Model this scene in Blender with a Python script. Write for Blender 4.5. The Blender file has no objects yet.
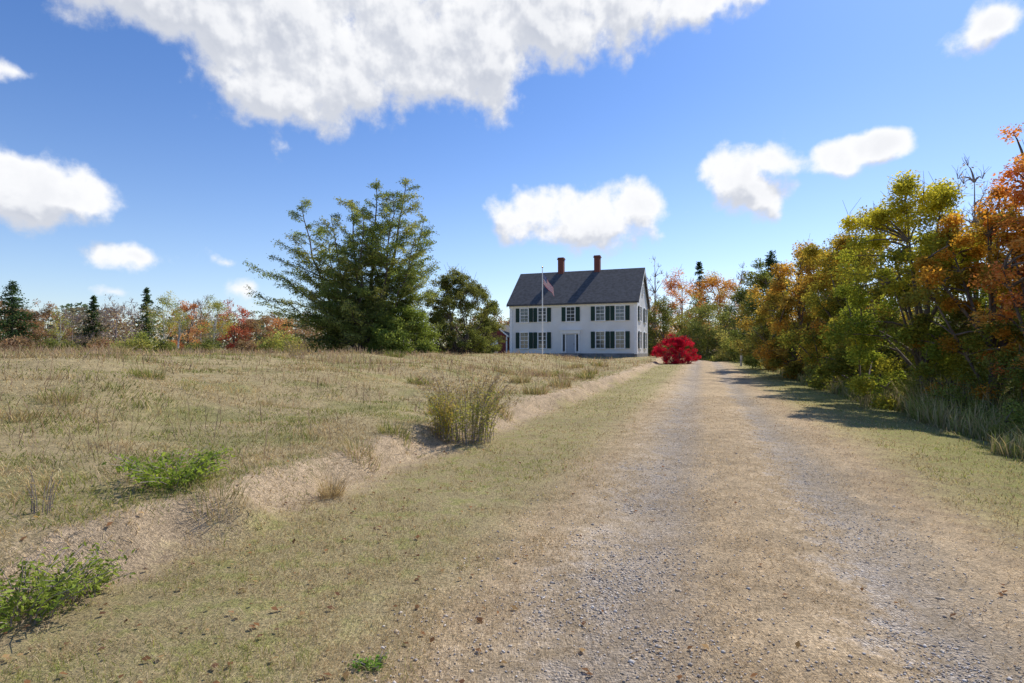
import bpy, math, numpy as np
from mathutils import Vector
F=569.0; HY=352.0
SUN_AZ=math.radians(43); SUN_EL=math.radians(47)
scene=bpy.context.scene
COL=scene.collection
R0=np.random.default_rng(7)

# ------------------------------------------------------------------ helpers
def sm(a,b,x):
    t=np.clip((np.asarray(x,float)-a)/(b-a),0,1); return t*t*(3-2*t)
def vn(x,y,s,seed=0):
    x=np.asarray(x,float)/s; y=np.asarray(y,float)/s
    xi=np.floor(x); yi=np.floor(y); fx=x-xi; fy=y-yi
    fx=fx*fx*(3-2*fx); fy=fy*fy*(3-2*fy)
    def h(a,b):
        v=np.sin(a*127.1+b*311.7+seed*74.7)*43758.5453
        return v-np.floor(v)
    return (h(xi,yi)*(1-fx)+h(xi+1,yi)*fx)*(1-fy)+(h(xi,yi+1)*(1-fx)+h(xi+1,yi+1)*fx)*fy
def cen(y):
    return 0.335*np.clip(np.asarray(y,float),-60,100)+0.5
HC=(8.2,68.9)
def H(x,y):
    x=np.asarray(x,float); y=np.asarray(y,float)
    d=x-cen(y); t=-d
    z=0.5*sm(18,60,y)*(1-sm(3,14,t)) - 0.5*sm(72,105,y)*(1-sm(3,14,t))
    z=z+0.30*sm(4.6,5.15,t+.8*(vn(x,y,1.7,3)-.5)+.35*(vn(x,y,.4,13)-.5))*(.6+.7*vn(x,y,2.6,14))+1.1*sm(5.3,18,t)
    z=z-0.18*sm(4.2,6.5,d)
    z=z-0.035*np.exp(-((d+1.05)/.3)**2)-0.035*np.exp(-((d-.82)/.3)**2)+0.015*np.exp(-(d/.5)**2)
    fld=sm(4.5,8,t)+sm(3.5,6,d)
    near=np.exp(-np.hypot(x,y)/150)
    z=z+fld*near*(0.26*(vn(x,y,3.1,1)-.5)+0.13*(vn(x,y,.9,2)-.5)+0.3*(vn(x,y,11,5)-.5))
    z=z+(0.014+.015*sm(4,5,t))*(vn(x,y,.35,9)-.5)*near
    r=np.hypot((x-HC[0])/1.25,(y-HC[1]))
    w=1-sm(8,13,r)
    return z*(1-w)+1.05*w
def P(px,Y): return (px-512)/F*Y
def Zat(py,Y): return 1.6+(HY-py)/F*Y

def mesh_np(name,verts,facelists,colors=None,smooth=False):
    me=bpy.data.meshes.new(name)
    verts=np.ascontiguousarray(verts,dtype=np.float32)
    me.vertices.add(len(verts)); me.vertices.foreach_set("co",verts.ravel())
    if isinstance(facelists,np.ndarray): facelists=[facelists]
    li=[];tot=[]
    for f in facelists:
        f=np.asarray(f,dtype=np.int32)
        if len(f)==0: continue
        li.append(f.ravel()); tot.append(np.full(len(f),f.shape[1],dtype=np.int32))
    li=np.concatenate(li); tot=np.concatenate(tot)
    st=np.concatenate([[0],np.cumsum(tot)[:-1]]).astype(np.int32)
    me.loops.add(len(li)); me.loops.foreach_set("vertex_index",li)
    me.polygons.add(len(tot)); me.polygons.foreach_set("loop_start",st); me.polygons.foreach_set("loop_total",tot)
    if smooth: me.polygons.foreach_set("use_smooth",np.ones(len(tot),dtype=bool))
    me.update(calc_edges=True)
    if colors is not None:
        a=me.color_attributes.new(name="Col",type='FLOAT_COLOR',domain='POINT')
        c=np.ones((len(verts),4),dtype=np.float32); c[:,:3]=colors
        a.data.foreach_set("color",c.ravel())
    return me
def obj(name,me,mat=None,parent=None,loc=None,rot=None,**kw):
    o=bpy.data.objects.new(name,me); COL.objects.link(o)
    if mat is not None and me is not None and len(me.materials)==0: me.materials.append(mat)
    if parent is not None: o.parent=parent
    if loc is not None: o.location=loc
    if rot is not None: o.rotation_euler=rot
    for k,v in kw.items(): o[k]=v
    return o
def meta(o,label,cat,group=None,kind=None):
    o["label"]=label; o["category"]=cat
    if group: o["group"]=group
    if kind: o["kind"]=kind
    return o
class MB:
    def __init__(s): s.v=[]; s.n=0; s.fn=[]
    def add(s,v,f):
        for q in f: s.fn.append([i+s.n for i in q])
        s.v+= [tuple(p) for p in v]; s.n+=len(v)
    def box(s,c,sz):
        x,y,z=c; a,b,e=sz[0]/2,sz[1]/2,sz[2]/2
        v=[(x+i*a,y+j*b,z+k*e) for k in(-1,1) for j in(-1,1) for i in(-1,1)]
        s.add(v,[(0,2,3,1),(4,5,7,6),(0,1,5,4),(2,6,7,3),(0,4,6,2),(1,3,7,5)])
    def mesh(s,name,bevel=0):
        me=bpy.data.meshes.new(name); me.from_pydata(s.v,[],s.fn); me.update(); return me
class Tubes:
    def __init__(s,sides=6): s.v=[];s.f=[];s.n=0;s.k=sides
    def add(s,pts,rad):
        pts=np.asarray(pts,float); rad=np.asarray(rad,float); n=len(pts);k=s.k
        tg=np.gradient(pts,axis=0); tg/=np.linalg.norm(tg,axis=1)[:,None]+1e-9
        up=np.where(np.abs(tg[:,2:3])>.9,np.array([[1.,0,0]]),np.array([[0,0,1.]]))
        if np.abs(tg[0,2])>.7: up=np.tile(np.array([[1.,0,0]]),(n,1))
        a=np.cross(tg,up); a/=np.linalg.norm(a,axis=1)[:,None]+1e-9
        b=np.cross(tg,a)
        th=np.arange(k)*2*math.pi/k
        V=pts[:,None,:]+rad[:,None,None]*(np.cos(th)[None,:,None]*a[:,None,:]+np.sin(th)[None,:,None]*b[:,None,:])
        s.v.append(V.reshape(-1,3))
        i=np.arange(n-1)[:,None]*k; j=np.arange(k)[None,:]; j2=(j+1)%k
        f=np.stack([i+j,i+j2,i+k+j2,i+k+j],-1).reshape(-1,4)+s.n
        s.f.append(f); s.n+=n*k
    def mesh(s,name): return mesh_np(name,np.concatenate(s.v),np.concatenate(s.f),smooth=True)

# ------------------------------------------------------------------ node helper
class NT:
    def __init__(s,nt): s.nt=nt; s.N=nt.nodes; s.L=nt.links
    def n(s,t,**kw):
        x=s.N.new(t)
        for k,v in kw.items(): setattr(x,k,v)
        return x
    def set(s,sock,v):
        if isinstance(v,bpy.types.NodeSocket): s.L.new(v,sock)
        else: sock.default_value=v
    def m(s,op,a,b=None,c=None,clamp=False):
        x=s.n('ShaderNodeMath',operation=op,use_clamp=clamp); s.set(x.inputs[0],a)
        if b is not None: s.set(x.inputs[1],b)
        if c is not None: s.set(x.inputs[2],c)
        return x.outputs[0]
    def vm(s,op,a,b=None,out=0):
        x=s.n('ShaderNodeVectorMath',operation=op); s.set(x.inputs[0],a)
        if b is not None: s.set(x.inputs[1],b)
        return x.outputs[out]
    def noise(s,vec,scale,detail=3,rough=.55,dist=0,dim='3D'):
        x=s.n('ShaderNodeTexNoise',noise_dimensions=dim); s.set(x.inputs['Vector'],vec); x.inputs['Scale'].default_value=scale
        x.inputs['Detail'].default_value=detail; x.inputs['Roughness'].default_value=rough; x.inputs['Distortion'].default_value=dist
        return x.outputs['Fac']
    def mr(s,v,a,b,c=0.,d=1.,smooth=True):
        x=s.n('ShaderNodeMapRange'); 
        if smooth: x.interpolation_type='SMOOTHSTEP'
        s.set(x.inputs[0],v)
        for i,q in enumerate((a,b,c,d)): s.set(x.inputs[i+1],q)
        return x.outputs[0]
    def mix(s,f,a,b,bt='MIX'):
        x=s.n('ShaderNodeMix',data_type='RGBA',blend_type=bt); s.set(x.inputs[0],f)
        s.set(x.inputs[6],a if isinstance(a,bpy.types.NodeSocket) else (*a,1)); s.set(x.inputs[7],b if isinstance(b,bpy.types.NodeSocket) else (*b,1))
        return x.outputs[2]
    def ramp(s,f,stops):
        x=s.n('ShaderNodeValToRGB'); s.set(x.inputs[0],f); e=x.color_ramp.elements
        while len(e)<len(stops): e.new(.5)
        for el,(p,c) in zip(e,stops): el.position=p; el.color=(*c,1)
        return x.outputs[0]
    def grey(s,v):
        x=s.n('ShaderNodeCombineColor'); [s.L.new(v,x.inputs[i]) for i in range(3)]; return x.outputs[0]
def newmat(name):
    m=bpy.data.materials.new(name); m.use_nodes=True; t=NT(m.node_tree)
    b=m.node_tree.nodes['Principled BSDF']; o=m.node_tree.nodes['Material Output']
    b.inputs['Specular IOR Level'].default_value=.25
    return m,t,b,o
def simple(name,c,rough=.7,var=.15,scale=6,bump=0,metal=0):
    m,t,b,o=newmat(name); g=t.n('ShaderNodeTexCoord').outputs['Object']
    n=t.noise(g,scale,5); f=t.mr(n,.3,.7,1-var,1+var)
    t.L.new(t.mix(1.,c,t.grey(f),'MULTIPLY'),b.inputs['Base Color']); b.inputs['Roughness'].default_value=rough; b.inputs['Metallic'].default_value=metal
    if bump:
        bp=t.n('ShaderNodeBump'); bp.inputs['Strength'].default_value=bump; bp.inputs['Distance'].default_value=.05
        t.L.new(t.noise(g,scale*4,6),bp.inputs['Height']); t.L.new(bp.outputs[0],b.inputs['Normal'])
    return m
def leafmat(name,trans=.35,tint=(1.25,1.2,.8)):
    m,t,b,o=newmat(name); m.node_tree.nodes.remove(b)
    a=t.n('ShaderNodeAttribute',attribute_name='Col')
    df=t.n('ShaderNodeBsdfDiffuse'); t.L.new(a.outputs['Color'],df.inputs['Color'])
    tr=t.n('ShaderNodeBsdfTranslucent'); mx=t.n('ShaderNodeMixShader'); mx.inputs[0].default_value=trans
    br=t.mix(1.,a.outputs['Color'],tint,'MULTIPLY'); t.L.new(br,tr.inputs['Color'])
    t.L.new(df.outputs[0],mx.inputs[1]); t.L.new(tr.outputs[0],mx.inputs[2]); t.L.new(mx.outputs[0],o.inputs['Surface'])
    return m
M_leaf=leafmat('foliage',.44); M_grass=leafmat('grass_blades',.32,(1.1,1.05,.85))
M_bark=simple('bark',(.14,.11,.09),.9,.4,5,.5); M_birch=simple('pale_bark',(.5,.47,.43),.8,.4,3,.3)
M_twig=simple('grey_twigs',(.28,.23,.22),.9,.3,4)

# ------------------------------------------------------------------ camera / sun / world
cam=bpy.data.cameras.new('camera'); cam.lens=20; cam.sensor_width=36; cam.clip_end=5000; cam.clip_start=.05
co=bpy.data.objects.new('camera',cam); COL.objects.link(co); co.location=(0,0,1.6)
co.rotation_euler=(math.radians(90)+math.atan((HY-341.5)/F),0,0); scene.camera=co
S=Vector((math.sin(SUN_AZ)*math.cos(SUN_EL),math.cos(SUN_AZ)*math.cos(SUN_EL),math.sin(SUN_EL)))
sl=bpy.data.lights.new('sun','SUN'); sl.energy=5.0; sl.angle=math.radians(.5); sl.color=(1,.94,.84)
so=bpy.data.objects.new('sun',sl); COL.objects.link(so); so.rotation_euler=S.to_track_quat('Z','Y').to_euler(); so.location=(30,-10,40)
scene.view_settings.view_transform='Standard'; scene.view_settings.look='None'; scene.view_settings.exposure=0

W=bpy.data.worlds.new("World"); scene.world=W; W.use_nodes=True
t=NT(W.node_tree); bg=W.node_tree.nodes['Background']
sky=t.n('ShaderNodeTexSky',sky_type='NISHITA',sun_disc=False); sky.sun_elevation=SUN_EL; sky.sun_rotation=SUN_AZ
sky.air_density=1.0; sky.dust_density=.4; sky.ozone_density=3.5
dirv=t.n('ShaderNodeTexCoord').outputs['Generated']
blobs=[ # px,py,hw,hh,strength
 (185,-40,165,105,1.1),(290,30,140,112,1.15),(430,20,150,108,1.15),(590,-15,120,84,1.1),(700,-4,72,36,.9),
 (15,188,88,42,1),(75,194,60,30,.9),
 (128,256,48,15,.66),(110,291,24,8,.36),(222,259,20,12,.42),(240,288,34,13,.34),
 (545,216,50,36,1),(602,217,76,34,1),(644,212,34,28,.9),
 (738,172,42,32,.9),(775,156,38,24,.85),(752,195,42,26,.82),(842,158,42,24,.88),(876,146,34,20,.8),
 (1002,20,48,30,.85),(14,70,40,14,.40),(685,214,14,6,.3)]
def blobfield(q,pv,lst):
    cur=None
    for px,py,hw,hh,st in lst:
        az=math.atan((px-512)/F); el=math.atan((HY-py)/F*math.cos(az))
        sa=hw/F*math.cos(az)**2*1.08; se=hh/F*math.cos(az)*math.cos(el)**2*1.14
        v=q.n('ShaderNodeVectorMath',operation='MULTIPLY_ADD'); q.L.new(pv,v.inputs[0]); v.inputs[1].default_value=(1/sa,1/se,0); v.inputs[2].default_value=(-az/sa,-el/se,0)
        l=q.vm('LENGTH',v.outputs[0],out=1)
        e=q.m('MULTIPLY_ADD',l,-st,st)
        cur=e if cur is None else q.m('SMOOTH_MAX',cur,e,.15)
    return q.m('MINIMUM',cur,.6)
sp=t.n('ShaderNodeSeparateXYZ'); t.L.new(dirv,sp.inputs[0])
az=t.m('ARCTAN2',sp.outputs[0],sp.outputs[1]); el=t.m('ARCSINE',sp.outputs[2])
cv=t.n('ShaderNodeCombineXYZ'); t.L.new(az,cv.inputs[0]); t.L.new(el,cv.inputs[1])
warp=t.n('ShaderNodeTexNoise',noise_dimensions='2D'); warp.inputs['Scale'].default_value=14; warp.inputs['Detail'].default_value=2; t.L.new(cv.outputs[0],warp.inputs['Vector'])
wv=t.n('ShaderNodeVectorMath',operation='MULTIPLY_ADD'); t.L.new(warp.outputs['Color'],wv.inputs[0]); wv.inputs[1].default_value=(.05,.035,0); wv.inputs[2].default_value=(-.025,-.0175,0)
p0=t.vm('ADD',cv.outputs[0],wv.outputs[0])
B0=blobfield(t,p0,blobs)
p1=t.vm('ADD',p0,(.008,.045,0)); B1=blobfield(t,p1,[b_ for b_ in blobs if b_[4]>=.8])
N0=t.noise(cv.outputs[0],11,8,.58,0,'2D'); N1=t.noise(t.vm('ADD',cv.outputs[0],(.008,.018,0)),11,4,.56,0,'2D')
D0=t.m('MULTIPLY_ADD',t.m('SUBTRACT',N0,.5),1.35,B0)
mask=t.mr(D0,.04,.46)
diff=t.m('ADD',t.m('SUBTRACT',B1,B0),t.m('MULTIPLY',t.m('SUBTRACT',N1,N0),1.7))
shade=t.mr(diff,-.25,.28); thick=t.mr(D0,.35,.95); shade=t.m('ADD',t.m('MULTIPLY',shade,.8),t.m('MULTIPLY',thick,.3),clamp=True)
ccol=t.mix(shade,(6.7,6.75,6.9),(3.9,4.15,4.75))
hz=t.mr(sp.outputs[2],.0,.5)
tint=t.mix(hz,(1.05,1.02,1.08),(.57,.76,1.04))
skyc=t.mix(1.,sky.outputs[0],tint,'MULTIPLY')
wcol=t.mix(mask,skyc,ccol)
t.L.new(wcol,bg.inputs[0]); bg.inputs[1].default_value=.15

# ------------------------------------------------------------------ ground
def rows(a,b,first,grow):
    o=[a]; s=first
    while o[-1]<b:
        o.append(o[-1]+s); s*=grow
    return np.array(o)
ypos=rows(0,900,.08,1.021); yneg=-rows(0.3,60,.3,1.25)[::-1]; ys=np.concatenate([yneg,ypos])
dp=np.concatenate([np.arange(0,8,.1),rows(8,700,.2,1.08)]); ds=np.concatenate([-dp[:0:-1],dp])
DD,YY=np.meshgrid(ds,ys); XX=DD+cen(YY); ZZ=H(XX,YY)
nr,nc=DD.shape; idx=np.arange(nr*nc).reshape(nr,nc)
def gridf(ix): return np.stack([ix[:-1,:-1],ix[:-1,1:],ix[1:,1:],ix[1:,:-1]],-1).reshape(-1,4)
gm=mesh_np('ground',np.stack([XX,YY,ZZ],-1).reshape(-1,3),gridf(idx),smooth=True)
def earth(name):
    m,t,b,o=newmat(name)
    pos=t.n('ShaderNodeNewGeometry').outputs['Position']; s=t.n('ShaderNodeSeparateXYZ'); t.L.new(pos,s.inputs[0])
    d=t.m('SUBTRACT',t.m('MULTIPLY_ADD',s.outputs[1],-.335,s.outputs[0]),.5)
    nA=t.noise(pos,.7,4); nB=t.noise(pos,4,4,.65); nC=t.noise(pos,38,4,.7); nD=t.noise(pos,150,2,.7)
    far=t.vm('ADD',pos,(31.,17.,5.)); nE=t.noise(far,.5,5,.62)
    dd=t.m('ADD',d,t.m('MULTIPLY',t.m('SUBTRACT',nA,.5),.9)); dd=t.m('ADD',dd,t.m('MULTIPLY',t.m('SUBTRACT',nB,.5),1.1)); dd=t.m('ADD',dd,t.m('MULTIPLY',t.m('SUBTRACT',nC,.5),.7))
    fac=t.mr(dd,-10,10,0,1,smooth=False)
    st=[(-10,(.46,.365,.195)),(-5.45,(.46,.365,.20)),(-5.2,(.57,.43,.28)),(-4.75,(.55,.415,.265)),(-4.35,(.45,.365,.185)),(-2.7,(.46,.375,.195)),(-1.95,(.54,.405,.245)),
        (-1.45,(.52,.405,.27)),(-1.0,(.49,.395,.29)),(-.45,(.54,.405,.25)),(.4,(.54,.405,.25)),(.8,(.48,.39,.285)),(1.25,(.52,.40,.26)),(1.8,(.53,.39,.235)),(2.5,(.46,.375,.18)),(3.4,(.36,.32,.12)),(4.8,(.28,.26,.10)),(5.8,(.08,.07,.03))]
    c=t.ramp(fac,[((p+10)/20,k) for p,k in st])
    isf=t.mr(dd,-5.1,-5.9); isr=t.mr(dd,2.4,3.2)
    c=t.mix(t.m('MULTIPLY',t.m('MULTIPLY',isf,t.mr(nE,.47,.62)),.65),c,(.22,.22,.075))
    ver=t.m('MULTIPLY',t.mr(dd,-4.5,-4.),t.mr(dd,-1.9,-2.8)); ver=t.m('MAXIMUM',ver,isr)
    c=t.mix(t.m('MULTIPLY',ver,t.mr(nB,.46,.63,0,.65)),c,(.24,.25,.07))
    vo=t.n('ShaderNodeTexVoronoi'); t.L.new(pos,vo.inputs['Vector']); vo.inputs['Scale'].default_value=54
    trk=t.m('MAXIMUM',t.mr(t.m('ABSOLUTE',t.m('ADD',dd,1.0)),.75,.1),t.mr(t.m('ABSOLUTE',t.m('SUBTRACT',dd,.85)),.55,.05))
    trk=t.m('MULTIPLY',trk,t.mr(nB,.38,.62))
    trk=t.m('MULTIPLY',trk,t.mr(nA,.35,.6,.35,1.))
    gr=t.n('ShaderNodeSeparateColor'); t.L.new(vo.outputs['Color'],gr.inputs[0])
    gcol=t.mix(gr.outputs[0],(.26,.225,.20),(.66,.59,.52))
    c=t.mix(t.m('MULTIPLY',trk,.7),c,gcol)
    def fib(rot,sc):
        mp=t.n('ShaderNodeMapping'); t.L.new(pos,mp.inputs[0]); mp.inputs['Rotation'].default_value=(0,0,rot); mp.inputs['Scale'].default_value=sc
        return t.noise(mp.outputs[0],1,2,.6,.6)
    f1=fib(.5,(25,160,40)); f3=fib(1.2,(140,18,40))
    ff=t.m('MAXIMUM',f1,f3)
    val=t.m('ADD',t.mr(ff,.42,.75,.64,1.28),t.m('MULTIPLY',t.m('SUBTRACT',nC,.5),1.35)); val=t.m('ADD',val,t.m('MULTIPLY',t.m('SUBTRACT',nD,.5),.8))
    val=t.m('MULTIPLY',val,t.mr(nB,.3,.7,.80,1.15)); val=t.m('MULTIPLY',val,t.mr(nE,.3,.7,.86,1.12)); val=t.m('MAXIMUM',val,.15)
    c=t.mix(1.,c,t.grey(val),'MULTIPLY')
    t.L.new(c,b.inputs['Base Color']); b.inputs['Roughness'].default_value=.95; b.inputs['Specular IOR Level'].default_value=.1
    bp=t.n('ShaderNodeBump'); bp.inputs['Strength'].default_value=.95; bp.inputs['Distance'].default_value=.03
    hh=t.m('ADD',t.m('MULTIPLY',nC,1.),t.m('MULTIPLY',ff,.5)); hh=t.m('ADD',hh,t.m('MULTIPLY',t.m('MULTIPLY',vo.outputs['Distance'],trk),-1.2))
    t.L.new(hh,bp.inputs['Height']); t.L.new(bp.outputs[0],b.inputs['Normal'])
    return m
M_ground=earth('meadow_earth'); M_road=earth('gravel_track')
meta(obj('ground',gm,M_ground),'dry matted grass meadow with bare dirt bank','ground',kind='structure')
jc=np.where(np.abs(ds)<=2.41)[0]; jr=np.where((ys>-30)&(ys<105))[0]
RX=XX[np.ix_(jr,jc)]; RY=YY[np.ix_(jr,jc)]; RZ=ZZ[np.ix_(jr,jc)]+.005
ri=np.arange(RX.size).reshape(RX.shape)
meta(obj('road',mesh_np('road',np.stack([RX,RY,RZ],-1).reshape(-1,3),gridf(ri),smooth=True),M_road),'gravel driveway covered with dry straw and two wheel tracks','road',kind='structure')

# ------------------------------------------------------------------ grass
def blades(x,y,ln,wd,lean,ldir,col,zoff=0.):
    n=len(x); z=H(x,y)+zoff
    ldx=np.cos(ldir);ldy=np.sin(ldir)
    wa=R0.uniform(0,2*math.pi,n) ; wx=np.cos(wa)*wd/2; wy=np.sin(wa)*wd/2
    b=np.stack([x,y,z],-1); w=np.stack([wx,wy,0*wx],-1)
    s1=np.sin(lean*.6);c1=np.cos(lean*.6);s2=np.sin(np.minimum(lean*1.35,1.62));c2=np.cos(np.minimum(lean*1.35,1.62))
    mid=b+np.stack([ldx*s1,ldy*s1,c1],-1)*(ln*.5)[:,None]
    tip=mid+np.stack([ldx*s2,ldy*s2,c2],-1)*(ln*.5)[:,None]
    V=np.stack([b-w,b+w,mid+w*.8,mid-w*.8,tip],1).reshape(-1,3)
    o=np.arange(n)[:,None]*5
    q=o+np.array([[0,1,2,3]]); tr=o+np.array([[3,2,4]])
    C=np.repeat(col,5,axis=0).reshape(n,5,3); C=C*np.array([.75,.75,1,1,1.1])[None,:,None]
    return V,q,tr,C.reshape(-1,3)
def polar(n,r0,r1,a0=-50,a1=50):
    r=np.exp(R0.uniform(math.log(r0),math.log(r1),n)); a=np.radians(R0.uniform(a0,a1,n))
    return r*np.sin(a),r*np.cos(a),r
def pick(pal,n,p=None):
    pal=np.array(pal); return pal[R0.choice(len(pal),n,p=p)]*R0.uniform(.7,1.25,(n,1))
def stuff(name,parts,label,cat):
    vs=[];qs=[];ts=[];cs=[];o=0
    for V,q_,t_,C in parts:
        vs.append(V);qs.append(q_+o);ts.append(t_+o);cs.append(C);o+=len(V)
    me=mesh_np(name,np.concatenate(vs),[np.concatenate(qs),np.concatenate(ts)],np.concatenate(cs))
    meta(obj(name,me,M_grass),label,cat,kind='stuff')
STRAW=[(.62,.48,.26),(.54,.41,.21),(.47,.345,.18),(.68,.56,.34),(.39,.275,.145)]
GREEN=[(.23,.27,.065),(.31,.31,.085),(.18,.22,.055),(.36,.34,.115)]
def inpad(x,y): return np.hypot((x-HC[0])/1.25,y-HC[1])<8.5
# field: short matted grass
x,y,r=polar(350000,1.6,85); d=x-cen(y); k=(d<-4.95-.9*(vn(x,y,.8,21)-.5))&~inpad(x,y)
dens=vn(x,y,.5,31)*.6+vn(x,y,1.7,32)*.5; k&=(R0.random(len(x))<sm(.2,.75,dens)+.12)&(R0.random(len(x))<sm(-4.6,-5.6,d)*.75+.25)
x,y,r,d=x[k],y[k],r[k],d[k]; n=len(x)
gp=sm(.45,.62,vn(x,y,3.2,41)*.35+vn(x,y,1.2,46)*.35+vn(x,y,.5,42)*.3)*.85*(1-.65*sm(18,45,r)); isg=R0.random(n)<gp
c=np.where(isg[:,None],pick(GREEN,n),pick(STRAW,n)); c*= (0.65+.35*vn(x,y,4,44)+.4*vn(x,y,.6,47))[:,None]
tuft=sm(.66,.85,vn(x,y,.6,48))
ln=R0.uniform(.05,.16,n)*(.4+.7*vn(x,y,1.1,43)+.8*tuft); fl=vn(x,y,.9,45)*9
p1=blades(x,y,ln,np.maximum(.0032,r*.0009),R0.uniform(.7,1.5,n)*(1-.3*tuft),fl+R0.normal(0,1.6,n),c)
# tall seeding grass, farther up
x,y,r=polar(90000,6,80); d=x-cen(y); k=(d<-5.5)&~inpad(x,y)&(R0.random(len(x))<(sm(.42,.70,vn(x,y,2.4,51)*.6+vn(x,y,.9,52)*.4)+.02)*(.10+.90*sm(12,30,r)))
x,y,r=x[k],y[k],r[k]; n=len(x)
c=pick([(.50,.35,.235),(.44,.30,.205),(.56,.43,.27),(.37,.24,.165),(.42,.35,.16)],n)*(.75+.5*vn(x,y,3,53))[:,None]
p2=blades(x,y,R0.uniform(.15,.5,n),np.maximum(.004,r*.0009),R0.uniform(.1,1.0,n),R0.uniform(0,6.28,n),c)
stuff('meadow_grass',[p1,p2],'dry matted straw coloured meadow grass with green patches','grass')
# verges
x,y,r=polar(200000,1.5,65); d=x-cen(y)+.9*(vn(x,y,.6,61)-.5); k=((d>-4.75)&(d<-2.0))|((d>2.3)&(d<6.5))
k&=R0.random(len(x))<sm(.3,.65,vn(x,y,.3,62)*.6+vn(x,y,1.2,63)*.5)+.06
x,y,r,d=x[k],y[k],r[k],d[k]; n=len(x)
isg=R0.random(n)<np.clip(.08+.72*sm(.42,.62,vn(x,y,1.3,64)*.5+vn(x,y,.3,65)*.5)+.25*sm(10,40,y)+.15*(d>0)-.45*np.exp(-((np.abs(d)-2.1)/.5)**2),0,1)
c=np.where(isg[:,None],pick([(.31,.34,.075),(.38,.38,.10),(.25,.29,.065),(.43,.40,.14)],n),pick(STRAW,n))
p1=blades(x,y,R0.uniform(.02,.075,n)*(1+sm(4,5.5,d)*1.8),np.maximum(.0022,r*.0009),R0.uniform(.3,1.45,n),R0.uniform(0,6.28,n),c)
stuff('verge_grass',[p1],'short mown yellow green grass along the driveway','grass')
# straw litter
x,y,r=polar(150000,1.4,22); d=x-cen(y); k=(d>-4.7)&(d<3.4)
trk=np.exp(-((d+1.05)/.45)**2)+np.exp(-((d-.82)/.35)**2)
k&=R0.random(len(x))<(1-.5*trk)*(.1+.9*vn(x,y,.4,71))*(.7+.6*vn(x,y,1.6,72))*(1-.4*(d<-2.5))
x,y,r=x[k],y[k],r[k]; n=len(x)
c=pick([(.62,.465,.275),(.55,.40,.235),(.68,.53,.34),(.38,.25,.145),(.52,.385,.235)],n)
p1=blades(x,y,R0.uniform(.02,.09,n),np.maximum(.0018,r*.0007),R0.uniform(1.25,1.5,n),R0.uniform(0,6.28,n),c,.008)
stuff('straw_litter',[p1],'dry cut grass scattered over the driveway','straw')
# roadside weeds (right bank)
x,y,r=polar(160000,5,70,15,50); d=x-cen(y); dl=4.6+1.5*(vn(x,y,1.3,81)-.5); k=(d>dl)&(d<9)&(R0.random(len(x))<sm(.2,.6,vn(x,y,.7,82)*.7+vn(x,y,2,83)*.3)+.1)
x,y,r,d=x[k],y[k],r[k],d[k]; n=len(x)
c=pick([(.30,.33,.09),(.40,.39,.12),(.54,.45,.23),(.60,.50,.28),(.24,.28,.08),(.44,.34,.18)],n)*(.7+.6*vn(x,y,1.1,86))[:,None]
p1=blades(x,y,R0.uniform(.35,1.1,n)*(.5+.6*sm(4.6,6.0,d))*(.5+1.0*vn(x,y,1.2,85)),np.maximum(.007,r*.0013),R0.uniform(.05,.9,n),R0.uniform(0,6.28,n),c)
stuff('roadside_weeds',[p1],'tall tangled green and brown weeds below the trees','weeds')
# gravel stones
n=18000
x,y,r=polar(n*5,1.5,14,-20,50); d=x-cen(y)
trk=np.exp(-((d+1.05)/.55)**2)+np.exp(-((d-.82)/.4)**2)
k=(R0.random(len(x))<.6*trk*sm(.3,.65,vn(x,y,.45,91)*.6+vn(x,y,1.3,92)*.4)+.06)&(np.abs(d)<2.4); x,y,r=x[k][:n],y[k][:n],r[k][:n]; n=len(x)
oc=np.array([(1,0,0),(-1,0,0),(0,1,0),(0,-1,0),(0,0,1),(0,0,-1)],float)
sz=R0.uniform(.0032,.0105,n)*(1+(R0.random(n)<.06)*.9)
V=oc[None]*R0.uniform(.6,1.3,(n,6,1))*sz[:,None,None]*np.array([1,1,.6]); an=R0.uniform(0,6.28,n)
Vx=V[...,0]*np.cos(an)[:,None]-V[...,1]*np.sin(an)[:,None]; Vy=V[...,0]*np.sin(an)[:,None]+V[...,1]*np.cos(an)[:,None]
V=np.stack([Vx+x[:,None],Vy+y[:,None],V[...,2]+(H(x,y)+.008)[:,None]],-1).reshape(-1,3)
fo=np.array([(0,2,4),(2,1,4),(1,3,4),(3,0,4),(2,0,5),(1,2,5),(3,1,5),(0,3,5)])
fs=(np.arange(n)[:,None,None]*6+fo[None]).reshape(-1,3)
cg=np.repeat(pick([(.50,.44,.39),(.62,.56,.50),(.35,.31,.285),(.54,.45,.34),(.68,.62,.55)],n),6,axis=0)
M_stone,ts,bs,_=newmat('stones'); a=ts.n('ShaderNodeAttribute',attribute_name='Col'); ts.L.new(a.outputs['Color'],bs.inputs['Base Color']); bs.inputs['Roughness'].default_value=.85
meta(obj('gravel',mesh_np('gravel',V,fs,cg),M_stone),'loose grey gravel in the wheel tracks','gravel',kind='stuff')

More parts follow.
